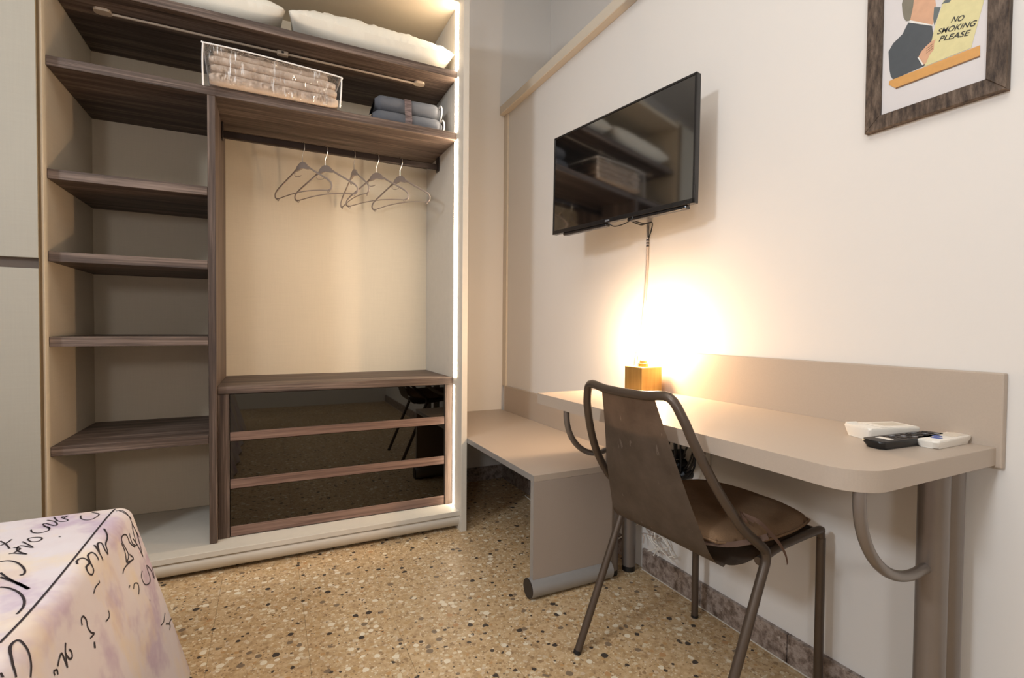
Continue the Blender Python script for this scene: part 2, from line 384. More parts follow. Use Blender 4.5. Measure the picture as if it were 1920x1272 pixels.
# ================================================================== WARDROBE
X0, X1, YS, YK = -0.72, 0.843, 2.365, 2.885
W = thing('wardrobe', 'large open built-in wardrobe with pale linen sides and dark wood shelves', 'wardrobe', (0.06, 2.63, 0))
def wp(name, dims, mat, bev=0.001, parent=W, **kw):
    bb = NB(); box(bb, *dims, bev); return obj(name, bb, mat, parent, **kw)
wp('back_panel', (X0, X1, YK, YK + .012, 0.1, 2.62), M_LINEN)
wp('side_panel', (X0 - .028, X0, 2.335, 2.995, 0.0, 2.66), M_LINEN)['label'] = 'left inner side panel'
wp('side_panel', (X1, X1 + .029, 2.272, 2.995, 0.0, 2.75), M_EDGE)['label'] = 'right end panel reaching the floor'
wp('top_board', (X0, X1, YS - .03, 2.995, 2.598, 2.625), M_LINEN)
wp('bottom_board', (X0 - .0, X1, 2.288, YK, 0.078, 0.100), M_EDGE)
wp('bottom_board', (-2.2, X0 - .028, 2.288, YK, 0.078, 0.100), M_EDGE)
b = NB(); pr = [(2.300, 0.074), (2.2935, 0.066), (2.2935, 0.05), (2.305, 0.026), (2.325, 0.014), (2.35, 0.010), (2.36, 0.074)]
n = len(pr); A = [b.verts.new((-2.2, p[0], p[1])) for p in pr]; B = [b.verts.new((X1, p[0], p[1])) for p in pr]
for k in range(n): b.faces.new((A[k], A[(k + 1) % n], B[(k + 1) % n], B[k]))
b.faces.new(A[::-1]); b.faces.new(B); obj('plinth', b, M_EDGE, W, smooth=True)
wp('foot_block', (-2.1, X1 - .01, 2.40, 2.85, 0.0, 0.078), M_CAPDARK)
wp('upper_shelf', (X0 + .001, X1 - .001, YS, YK, 2.241, 2.276), M_WOODX)
wp('long_shelf', (X0 + .001, X1 - .001, YS, YK, 1.938, 1.974), M_WOODX)
for z in (1.568, 1.269, 0.958, 0.553):
    wp('shelf', (X0 + .001, -0.223, YS, YK, z - .036, z), M_WOODX)
wp('divider', (-0.222, -0.194, YS, YK, 0.1005, 1.9375), M_WOODZ)
# hanging rail with end brackets
rail = wp('hanging_rail', (-0.188, X1 - .006, 2.653, 2.667, 1.870, 1.902), M_BLACKMET, 0.004)
for x in (-0.193, X1 - .009):
    bb = NB(); box(bb, x, x + .008, 2.640, 2.680, 1.860, 1.9375, 0.002); obj('rail_bracket', bb, M_BLACKMET, rail)
# straightening rod under the upper shelf
rod = wp('tension_rod', (-0.555, 0.665, 2.488, 2.496, 2.228, 2.236), M_ROD, 0.001)
for x0, x1 in ((-0.612, -0.555), (0.660, 0.712)):
    bb = NB(); prism(bb, rrect(x0, x1, 2.472, 2.512, [.012] * 4, 5), 2.230, 2.2408, .002); obj('end_plate', bb, M_ROD, rod)
bb = NB(); box(bb, 0.036, 0.082, 2.480, 2.504, 2.222, 2.2405, .003); blk = obj('tension_block', bb, M_ROD, rod)
bb = NB(); box(bb, 0.054, 0.064, 2.478, 2.4812, 2.227, 2.236, .001); obj('key_hole', bb, M_CAPDARK, rod)
# LED strips set in the end panel between the boards
for z0, z1 in ((0.751, 1.936), (1.976, 2.240), (2.278, 2.597), (0.102, 0.712)):
    bb = NB(); box(bb, X1 - .0022, X1 + .0005, 2.345 if z0 > .5 else 2.378, 2.392, z0, z1, 0.0008); obj('led_strip', bb, M_LED, W)
# sliding door pushed to the left
D = thing('sliding_door', 'pale linen sliding wardrobe door with a recessed dark grip groove, at the left edge', 'door', (-1.2, 2.33, 0.1))
for z0, z1, nm in ((1.237, 2.62, 'upper_panel'), (0.1005, 1.200, 'lower_panel')):
    bb = NB(); box(bb, -1.95, -0.7285, 2.310, 2.330, z0, z1, 0.0012); obj(nm, bb, M_DOOR, D)
bb = NB(); box(bb, -1.95, -0.7285, 2.3295, 2.334, 1.196, 1.241, 0.0005); obj('grip_channel', bb, m_plain('grip_brown', srgb(84, 68, 54), 0.5), D)
bb = NB(); box(bb, -0.7283, -0.7262, 2.311, 2.334, 0.1005, 2.62, 0.0004); obj('edge_profile', bb, m_plain('edge_bronze', srgb(120, 98, 66), 0.4, 0.5), D)

# ---- drawer unit
DU = thing('drawer_unit', 'dark wood drawer chest with three smoked glass drawers under the hanging space', 'drawers', (0.32, 2.64, 0.1))
dx0, dx1, dy = -0.1935, 0.8425, 2.403
def dp(name, dims, mat, parent=DU, bev=.001):
    bb = NB(); box(bb, *dims, bev); return obj(name, bb, mat, parent)
dp('top_board', (dx0, dx1, 2.398, YK - .001, 0.715, 0.749), M_WOODX)
dp('side_panel', (dx0, -0.1515, dy, YK - .001, 0.1005, 0.7145), M_WOODZ)
dp('side_panel', (0.8025, dx1, dy, YK - .001, 0.1005, 0.7145), M_WOODZ)
dp('inner_back', (-0.151, 0.802, YK - .02, YK - .002, 0.1005, 0.714), M_WOODX)
rails = ((0.513, 0.551, 0.7125), (0.309, 0.349, 0.511), (0.104, 0.146, 0.307))
for zb, zt, zg in rails:
    dr = dp('drawer', (-0.149, 0.800, dy + .002, dy + .020, zb, zt), M_RAIL)
    dp('glass_front', (-0.149, 0.800, dy + .006, dy + .010, zt, zg), M_SMOKE, dr, 0.0004)
    dp('drawer_bottom', (-0.135, 0.786, dy + .021, YK - .04, zb + .006, zb + .016), M_WOODX, dr)
    dp('drawer_side', (-0.147, -0.136, dy + .021, YK - .04, zb, zt + .07), M_WOODX, dr)
    dp('drawer_side', (0.787, 0.798, dy + .021, YK - .04, zb, zt + .07), M_WOODX, dr)

# ================================================================== BENCH
BN = thing('bench', 'low taupe laminate bench with one end panel, between wardrobe and desk', 'bench', (1.14, 2.3, 0))
def bp(name, dims, mat, parent=BN, bev=.001):
    bb = NB(); box(bb, *dims, bev); return obj(name, bb, mat, parent)
bb = NB(); prism(bb, [(0.875, 1.593), (1.2285, 1.593), (1.2285, 1.656), (1.3905, 1.656), (1.3905, 2.998), (0.875, 2.998)], 0.436, 0.460, 0.001); obj('seat_board', bb, M_LAM, BN)
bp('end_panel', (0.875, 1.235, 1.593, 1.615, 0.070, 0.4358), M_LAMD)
bp('edge_band', (0.8735, 0.8750, 1.593, 2.998, 0.4362, 0.4598), M_GREYMET, bev=.0003)
bp('edge_band', (0.8735, 0.8750, 1.593, 1.615, 0.072, 0.4358), M_GREYMET, bev=.0003)
bp('wall_board', (1.391, XW - .001, 1.655, 2.944, 0.440, 0.622), M_LAM)
bb = NB(); tube(bb, [(0.864, 1.606, 0.037), (1.230, 1.606, 0.037)], 0.036, 24); ft = obj('foot_tube', bb, M_GREYMET, BN, smooth=True)
bb = NB(); tube(bb, [(0.8605, 1.606, 0.037), (0.8645, 1.606, 0.037)], 0.0355, 24); obj('end_cap', bb, M_CAPDARK, ft, smooth=True)

# ================================================================== DESK
DK = thing('desk', 'long taupe laminate wall desk with rounded corner on grey metal legs', 'desk', (1.16, 1.05, 0))
bb = NB(); prism(bb, rrect(0.911, 1.391, 0.490, 1.640, [0.075, 0.0, 0.0, 0.006], 18), 0.720, 0.759, 0.0015)
obj('desktop', bb, M_LAM, DK)
bb = NB(); box(bb, 1.391, XW - .001, 0.480, 1.640, 0.715, 0.918, 0.003, 2); obj('back_board', bb, M_LAM, DK)
for (x, yy, top) in ((1.258, 1.626, .7195), (1.345, 1.622, .7195), (1.27, 0.545, .7195), (1.345, 0.550, .7195)):
    bb = NB(); tube(bb, [(x, yy, 0.022), (x, yy, top)], 0.0275, 28); lg = obj('leg', bb, M_LEG, DK, smooth=True)
    bb = NB(); tube(bb, [(x, yy, 0.0), (x, yy, 0.0225)], 0.0265, 24); obj('foot', bb, M_BLACK, lg, smooth=True)
def brace(x0, y0, x1, y1, z1):
    pts = [(x0, y0, 0.7195), (x0, y0, 0.705)]
    for k in range(1, 13):
        a = R(90 * k / 12); pts.append((x1 - .02 - (x1 - .02 - x0) * math.cos(a), y0 + (y1 - y0) * (k / 12) ** 2, 0.705 - (0.705 - z1) * math.sin(a)))
    pts.append((x1, y1, z1))
    bb = NB(); tube(bb, smooth_path(pts, 3), 0.0105, 14); return obj('brace', bb, M_LEG, DK, smooth=True)
brace(0.945, 0.515, 1.25, 0.545, 0.505)
brace(0.935, 1.47, 1.236, 1.62, 0.515)

# ================================================================== CHAIR
CH = thing('chair', 'bronze metal chair with sheet-steel back and brown cushion, drawn up to the desk', 'chair', (1.063, 1.030, 0), (0, 0, 0.040))
def cl(name, bm, mat, parent=CH, **kw): return obj(name, bm, mat, parent, local=True, **kw)
rt = 0.0115
# rear frame: one bent tube: foot - knee - back - top bar - back - knee - foot
for s in (-1, 1):
    bb = NB(); tube(bb, [(-0.199, s * .243, 0.004), (-0.0365, s * .2447, 0.3865)], rt, 14)
    lg = cl('leg', bb, M_CHAIRT, smooth=True)
    bb = NB(); tube(bb, [(-0.2015, s * .243, 0), (-0.1975, s * .243, 0.010)], 0.0125, 12); cl('foot_cap', bb, M_BLACK, lg, smooth=True)
def side(s):
    knee = [(-0.040, s * .2447, 0.378), (-0.0265, s * .2449, 0.410), (-0.0145, s * .245, 0.437), (-0.0075, s * .245, 0.457), (-0.0095, s * .245, 0.474), (-0.021, s * .2455, 0.488)]
    A = Vector((-0.232, s * .167, .841)); Mm = Vector((-.17, s * .248, .588)); B = Vector((-.003, s * .245, .468))
    q = [(1 - t) ** 2 * B + 2 * t * (1 - t) * Mm + t * t * A for t in [k / 12 for k in range(13)]]
    return knee + [tuple(v) for v in q[3:11]] + [tuple(q[11])]
L = side(1); Rr = side(-1)
top = [(-0.234, 0.150, 0.846), (-0.238, 0.08, 0.842), (-0.240, 0, 0.8405), (-0.238, -0.08, 0.842), (-0.234, -0.150, 0.846)]
path = L + top + Rr[::-1]
bb = NB(); tube(bb, smooth_path(path, 4), rt, 14); cl('back_frame', bb, M_CHAIRT, smooth=True)
# front legs and seat frame
for s in (-1, 1):
    bb = NB(); tube(bb, [(0.279, s * .211, 0.002), (0.279, s * .211, 0.440)], rt, 14); lg = cl('leg', bb, M_CHAIRT, smooth=True)
    bb = NB(); tube(bb, [(0.279, s * .211, 0), (0.279, s * .211, 0.008)], 0.0125, 12); cl('foot_cap', bb, M_BLACK, lg, smooth=True)
fr = [(0.279, .211, .440), (0.276, .211, .455), (0.262, .211, .4635), (0.10, .214, .456), (-0.012, .228, .446)]
for s in (-1, 1):
    bb = NB(); tube(bb, smooth_path([(p[0], s * p[1], p[2]) for p in fr], 5), 0.0105, 12); cl('seat_rail', bb, M_CHAIRT, smooth=True)
bb = NB(); tube(bb, [(0.262, -.205, .459), (0.262, .205, .459)], 0.010, 12); cl('front_rail', bb, M_CHAIRT, smooth=True)
# sheet steel shell: profile (f, z, half width)
prof = smooth_path([(-.232, .838, .100), (-.205, .740, .119), (-.170, .610, .148), (-.134, .500, .170), (-.119, .462, .179), (-.101, .440, .186), (-.072, .427, .194), (-.035, .424, .200), (0.0, .428, .203), (.10, .440, .205), (.20, .450, .205), (.262, .455, .205)], 6)
def shell(u, v):
    i = u * (len(prof) - 1); k = min(int(i), len(prof) - 2); t = i - k; p = prof[k].lerp(prof[k + 1], t)
    l = (v * 2 - 1); zz = p.y + (0.008 * l * l if u > 0.5 else 0)
    f = p.x + (0.012 * (1 - l * l) * (-1) * max(0, 1 - u * 2.2))
    return (f, l * p.z, zz)
bb = NB(); grid(bb, shell, 60, 16)
bmesh.ops.solidify(bb, geom=bb.faces, thickness=0.0022); cl('seat_shell', bb, M_CHAIR, smooth=True, angle=60)
for (f, l) in ((-.05, -.13), (.2, -.19), (.2, .19)):
    bb = NB(); lathe(bb, [(0, -.004), (.006, -.003), (.007, 0)], (f, l, .418 if f < 0 else .446), 12); cl('rivet', bb, M_BLACKMET, smooth=True)
# cushion
def cushion(bb, top):
    N = 28
    def f(u, v):
        a, c = u * 2 - 1, v * 2 - 1
        # square to rounded square
        x = a * math.sqrt(1 - 0.26 * c * c); y_ = c * math.sqrt(1 - 0.26 * a * a)
        e = max(0, (1 - abs(a) ** 5)) ** .35 * max(0, (1 - abs(c) ** 5)) ** .35
        h = 0.012 + 0.030 * e + (0.008 * math.cos(a * 1.5) * math.cos(c * 1.5) if top else 0)
        wr = 0.0015 * noise.noise(Vector((a * 4, c * 4, 1)))
        F = 0.085 + x * 0.218; Lc = y_ * 0.212
        base = 0.480 + max(0, -F - 0.02) * 0.15
        z = base + (h - .012 + wr if top else -0.016 * e)
        return (F, Lc, z)
    return f
bb = NB(); grid(bb, cushion(bb, True), 28, 28); grid(bb, cushion(bb, False), 28, 28); bmesh.ops.remove_doubles(bb, verts=bb.verts, dist=1e-4)
cu = cl('cushion', bb, M_CUSH, smooth=True, angle=80)
f0 = cushion(None, True); ring = [f0(k / 20, 0) for k in range(20)] + [f0(1, k / 20) for k in range(20)] + [f0(1 - k / 20, 1) for k in range(20)] + [f0(0, 1 - k / 20) for k in range(21)]
bb = NB(); tube(bb, ring, 0.0035, 6); cl('cushion_piping', bb, M_CUSH, cu, smooth=True)
def ribbon(bm, pts, wd, nrm):
    pts = smooth_path(pts, 6); nrm = Vector(nrm); prev = None
    for i, p in enumerate(pts):
        d = (pts[min(i + 1, len(pts) - 1)] - pts[max(i - 1, 0)]).normalized(); a = d.cross(nrm).normalized() * wd / 2
        cur = (bm.verts.new(p + a), bm.verts.new(p - a))
        if prev: bm.faces.new((prev[0], prev[1], cur[1], cur[0]))
        prev = cur
    bmesh.ops.solidify(bm, geom=bm.faces, thickness=0.0016); return bm
bb = NB(); ribbon(bb, [(-.115, -.150, .482), (-.085, -.195, .488), (-.045, -.232, .503), (-.020, -.262, .523), (-.035, -.268, .532)], .014, (0.3, -1, .9))
cl('cushion_tie', bb, M_TIE, cu, smooth=True)
bb = NB(); ribbon(bb, [(-.078, -.262, .565), (-.085, -.240, .575), (-.060, -.262, .562), (-.030, -.268, .535), (0.0, -.272, .505), (.022, -.274, .475), (.030, -.275, .450)], .012, (0.3, -1, .3))
cl('cushion_tie', bb, M_TIE, cu, smooth=True)
bb = NB(); ribbon(bb, [(-.086, -.262, .560), (-.100, -.258, .570), (-.092, -.236, .580), (-.070, -.236, .572)], .014, (0.9, -.4, .3))
cl('cushion_tie', bb, M_TIE, cu, smooth=True)

# ================================================================== TELEVISION
tvyaw = math.atan2(-0.71818 / 0.73 * 1.0, 0.1282 / 0.73)  # direction from its left to its right edge
TV = thing('television', 'black flat television tilted out from the right wall above the desk', 'television', (1.2165, 1.5861, 1.6426), (0, 0, 0.160))
# local: +x into the wall, -y to its right, screen faces -x
tm = Matrix.Rotation(R(0.7), 4, 'Y')
def tl(name, bm, mat, parent=TV, **kw):
    bmesh.ops.transform(bm, matrix=tm, verts=bm.verts); return obj(name, bm, mat, parent, local=True, **kw)
bb = NB(); box(bb, 0, 0.022, -.365, .365, -.2165, .2165, 0.003, 2); body = tl('casing', bb, M_TVF)
bb = NB(); box(bb, 0.020, 0.055, -.22, .22, -.19, .08, 0.012, 2); tl('back_cover', bb, M_TVF)
bb = NB(); box(bb, -0.0008, 0.0015, -.357, .357, -.200, .2085, 0.0003); tl('screen', bb, M_SCREEN)
bb = NB()
for a in ((-.365, .365, .2085, .2165), (-.365, .365, -.2165, -.200)): box(bb, -0.003, 0.002, a[0], a[1], a[2], a[3], .0008)
for a in ((-.365, -.357), (.357, .365)): box(bb, -0.003, 0.002, a[0], a[1], -.2165, .2165, .0008)
tl('bezel', bb, M_TVF)
bb = NB(); box(bb, -.0036, -.0028, .017, .040, -.2125, -.2055, .0002); tl('badge', bb, M_GREYB)
for yy in (.17, -.20):
    bb = NB(); box(bb, 0.002, 0.028, yy - .13, yy + .13, -.228, -.216, .004, 2); tl('speaker', bb, M_TVF)
bb = NB(); box(bb, .055, .075, -.1, .1, -.1, .1, .002); box(bb, .070, .155, -.02, .02, -.025, .025, .004); tl('wall_bracket', bb, M_BLACKMET)
# cables from the television
bb = NB(); tube(bb, smooth_path([(1.19, 1.585, 1.418), (1.20, 1.565, 1.402), (1.20, 1.52, 1.398), (1.21, 1.475, 1.408), (1.215, 1.468, 1.422)], 6), 0.0022, 8)
tag(obj('sensor_cable', bb, M_BLACK, smooth=True), 'small black cable loop hanging under the television edge', 'cable')
CB = thing('television_cable', 'grey wrapped cable running down the wall from the television to the lamp', 'cable', (1.395, 1.6, 1.2))
bb = NB(); tube(bb, smooth_path([(1.398, 1.594, 1.380), (1.402, 1.600, 1.25), (1.402, 1.608, 1.15), (1.402, 1.622, 1.03), (1.402, 1.640, .94), (1.400, 1.66, .86), (1.400, 1.665, .70)], 6), 0.0052, 10); obj('sleeve', bb, M_GREYP, CB, smooth=True)
for dy_, dx_ in ((-.006, 0), (.006, .002)):
    bb = NB(); tube(bb, smooth_path([(1.290, 1.56 + dy_, 1.43), (1.35, 1.57 + dy_ * 2, 1.425), (1.390 + dx_, 1.576 + dy_ * 2.4, 1.435), (1.397, 1.582 + dy_ * 1.5, 1.405), (1.399, 1.593, 1.370)], 6), 0.0026, 8); obj('wire', bb, M_BLACK, CB, smooth=True)
for z in (1.372, 1.360, 1.348):
    bb = NB(); tube(bb, [(1.3985, 1.5945, z), (1.3985, 1.5945, z - .005)], .0062, 10); obj('cable_tie', bb, M_CAPDARK, CB, smooth=True)

# ================================================================== PICTURE
PC = thing('framed_picture', 'no-smoking print in a weathered brown wood frame on the right wall', 'picture', (XW, 0.630, 1.72))
fy0, fy1, fz0, fz1, fw = 0.4915, 0.769, 1.5165, 1.925, 0.0355
def fr_piece(pts):
    bb = NB(); xs = (XW - .018, XW - .0005)
    A = [bb.verts.new((xs[0], p[0], p[1])) for p in pts]; B = [bb.verts.new((xs[1], p[0], p[1])) for p in pts]
    n = len(pts); fa = bb.faces.new(A); bb.faces.new(B[::-1])
    for k in range(n): bb.faces.new((A[k], B[k], B[(k + 1) % n], A[(k + 1) % n]))
    bmesh.ops.bevel(bb, geom=list(fa.edges), offset=.0015, segments=1, affect='EDGES'); obj('frame_rail', bb, M_FRAME, PC)
i = fw
fr_piece([(fy0, fz0), (fy1, fz0), (fy1 - i, fz0 + i), (fy0 + i, fz0 + i)])
fr_piece([(fy0, fz1), (fy1, fz1), (fy1 - i, fz1 - i), (fy0 + i, fz1 - i)])
fr_piece([(fy0, fz0), (fy0 + i, fz0 + i), (fy0 + i, fz1 - i), (fy0, fz1)])
fr_piece([(fy1, fz0), (fy1 - i, fz0 + i), (fy1 - i, fz1 - i), (fy1, fz1)])
bb = NB(); box(bb, XW - .0095, XW - .002, fy0 + i, fy1 - i, fz0 + i, fz1 - i); pap = obj('print_sheet', bb, m_plain('print_paper', srgb(212, 206, 204), 0.5, var=.008), PC)
def flat(name, pts, mat, lay, zs=None):
    """flat printed shape on the sheet, points (y, z)"""
    bb = NB(); x = XW - .0096 - lay * .00025
    A = [bb.verts.new((x, p[0], p[1])) for p in pts]; B = [bb.verts.new((x + .0002, p[0], p[1])) for p in pts]
    n = len(pts); bb.faces.new(A); bb.faces.new(B[::-1])
    for k in range(n): bb.faces.new((A[k], B[k], B[(k + 1) % n], A[(k + 1) % n]))
    return obj(name, bb, mat, pap)
INKS = {k: m_plain('print_' + k, srgb(*c), .5, var=.05, nscale=60) for k, c in dict(coat=(72, 76, 80), hair=(122, 116, 100), skin=(206, 160, 128), white=(226, 222, 214), slate=(96, 104, 104), paper=(212, 202, 150), wood=(206, 152, 84), darkwood=(120, 84, 52), text=(44, 44, 40)).items()}
flat('coat', [(0.7175, 1.6591), (0.7212, 1.7075), (0.7111, 1.7228), (0.691, 1.7354), (0.679, 1.7574), (0.6519, 1.7386), (0.6306, 1.7244), (0.6252, 1.6903), (0.6425, 1.6359), (0.709, 1.6327), (0.7145, 1.6432)], INKS['coat'], 1)
flat('hair', [(0.6923, 1.7901), (0.694, 1.81), (0.688, 1.835), (0.676, 1.842), (0.6681, 1.8157), (0.6699, 1.7888), (0.6754, 1.7596), (0.6841, 1.7629), (0.6894, 1.7743)], INKS['hair'], 2)
flat('face', [(0.6754, 1.7605), (0.6724, 1.7902), (0.6681, 1.8157), (0.670, 1.838), (0.655, 1.848), (0.634, 1.838), (0.6277, 1.7973), (0.6236, 1.7679), (0.6273, 1.7294), (0.6305, 1.723), (0.6495, 1.7373)], INKS['skin'], 1.5)
flat('collar', [(0.679, 1.7568), (0.6754, 1.7605), (0.6424, 1.7348), (0.6259, 1.7219), (0.6282, 1.7212)], INKS['white'], 3)
flat('lapel', [(0.6269, 1.7644), (0.6143, 1.7572), (0.6216, 1.7317), (0.6259, 1.7219), (0.6281, 1.738)], INKS['slate'], 2.5)
flat('parchment', [(0.5944, 1.8013), (0.560, 1.787), (0.5310, 1.772), (0.5367, 1.7232), (0.5558, 1.6347), (0.6436, 1.6342), (0.6298, 1.6899), (0.6237, 1.722), (0.6142, 1.7518), (0.605, 1.7838)], INKS['paper'], 2)
flat('curl', [(0.6133, 1.762), (0.6057, 1.7683), (0.5936, 1.7639), (0.5978, 1.7584), (0.6089, 1.7621)], INKS['slate'], 3)
flat('hand', [(0.6561, 1.6617), (0.6504, 1.6728), (0.6412, 1.6806), (0.6297, 1.6872), (0.6217, 1.6872), (0.6249, 1.6793), (0.6251, 1.6659), (0.6336, 1.6564), (0.6402, 1.6404), (0.6461, 1.6398)], INKS['skin'], 3)
for dz in (0, .0052, .0104): flat('finger_line', [(0.6400, 1.6749 - dz), (0.6270, 1.6803 - dz), (0.6268, 1.6793 - dz), (0.6398, 1.6738 - dz)], INKS['darkwood'], 4)
flat('cuff', [(0.6578, 1.6625), (0.6549, 1.6617), (0.6449, 1.6404), (0.6472, 1.6387)], INKS['white'], 4)
flat('ledge', [(0.7111, 1.633), (0.5401, 1.6328), (0.5396, 1.6084), (0.702, 1.6074), (0.718, 1.6238), (0.7174, 1.6323)], INKS['wood'], 4)
flat('ledge_shadow', [(0.7021, 1.6095), (0.5396, 1.6102), (0.5395, 1.6074), (0.702, 1.6062)], INKS['darkwood'], 5)
def printed(txt, p0, p1, size):
    cu_ = bpy.data.curves.new('lettering', 'FONT'); cu_.body = txt; cu_.size = size; cu_.shear = 0.0; cu_.offset = size * .012
    tmp = bpy.data.objects.new('tmp', cu_); COL.objects.link(tmp); bpy.context.view_layer.update()
    dg = bpy.context.evaluated_depsgraph_get(); me = bpy.data.meshes.new_from_object(tmp.evaluated_get(dg)); bpy.data.objects.remove(tmp)
    xs = [v.co.x for v in me.vertices]; wd = max(xs) - min(xs); x0_ = min(xs)
    d = Vector((0, p1[0] - p0[0], p1[1] - p0[1])); L_ = d.length; X = d.normalized(); Y = Vector((0, X.z, -X.y))
    if Y.z < 0: Y = -Y
    Y = (Y + Vector((0, -.22, 0))).normalized()
    for v in me.vertices: v.co = Vector((XW - .0096 - .0011, p0[0], p0[1])) + X * ((v.co.x - x0_) / wd * L_) + Y * (v.co.y * 1.0)
    me.materials.clear(); me.materials.append(INKS['text'])
    o = bpy.data.objects.new('lettering', me); COL.objects.link(o); o.parent = pap; o.matrix_parent_inverse = PC.matrix_basis.inverted(); o['kind'] = 'stuff'; return o
printed('NO', (0.5941, 1.7109), (0.5725, 1.7034), .0165)
printed('SMOKING', (0.6200, 1.6975), (0.5507, 1.6803), .0165)
printed('PLEASE', (0.6160, 1.6790), (0.5616, 1.6650), .0165)

# ================================================================== BED
BD = thing('bed', 'bed corner under a pastel bedspread printed with black script', 'bed', (-1.0, 0.9, 0))
xe, ye, zb = -0.3315, 1.682, 0.511
rc = 0.035
def bed_surface():
    bb = NB()
    # outline path (perimeter) of the top edge centre line of corner radius rc
    per = []   # (px, py, nx, ny)
    y = -0.6
    while y < ye - rc: per.append((xe - rc, y, 1, 0)); y += 0.02
    for k in range(0, 13):
        a = R(90 * k / 12); per.append((xe - rc, ye - rc, math.cos(a), math.sin(a)))
    x = xe - rc - .02
    while x > -1.9: per.append((x, ye - rc, 0, 1)); x -= 0.02
    # profile outward d, height z
    prof = []
    for k in range(0, 9):
        a = R(73 * k / 8); prof.append((rc * math.sin(a), zb - rc + rc * math.cos(a)))
    d0, z0 = prof[-1]
    for k in range(1, 25):
        t = k / 24; prof.append((d0 + 0.128 * t, z0 + (0.008 - z0) * t))
    rows = []
    acc = 0
    for i, (px, py, nx_, ny_) in enumerate(per):
        if i: acc += math.hypot(px - per[i - 1][0], py - per[i - 1][1]) + 0.12 * math.acos(max(-1, min(1, nx_ * per[i - 1][2] + ny_ * per[i - 1][3])))
        row = []
        for j, (d, z) in enumerate(prof):
            t = max(0, (j - 8) / 24)
            wv = t * (0.010 * math.sin(acc * 21) * (0.25 + 0.75 * min(1, abs(py - (ye - rc)) * 8)) + 0.006 * noise.noise(Vector((acc * 9, 0, z * 3))))
            corner = 1.0 + (0.25 * t if (nx_ > 0.02 and ny_ > 0.02) else 0)
            dd = d + wv
            row.append(bb.verts.new((px + nx_ * dd, py + ny_ * dd, z)))
        rows.append(row)
    for a, c in zip(rows[:-1], rows[1:]):
        for j in range(len(prof) - 1): bb.faces.new((a[j], c[j], c[j + 1], a[j + 1]))
    # top surface
    nx_ = 40; ny_ = 60
    def topf(u, v): return (-1.9 + (xe - rc + 1.9) * u, -0.6 + (ye - rc + .6) * v, zb + 0.0)
    grid(bb, topf, nx_, ny_)
    bmesh.ops.remove_doubles(bb, verts=bb.verts, dist=0.0008)
    return bb
bb = bed_surface(); bmesh.ops.recalc_face_normals(bb, faces=bb.faces)
BVH = BVHTree.FromBMesh(bb)
spread = obj('bedspread', bb, M_SPREAD, BD, smooth=True, angle=70)
bb = NB(); box(bb, -1.88, xe - .03, -0.58, ye - .03, 0.02, zb - .03, .03, 3); obj('mattress', bb, M_PILLOW, BD)
STROKES = []
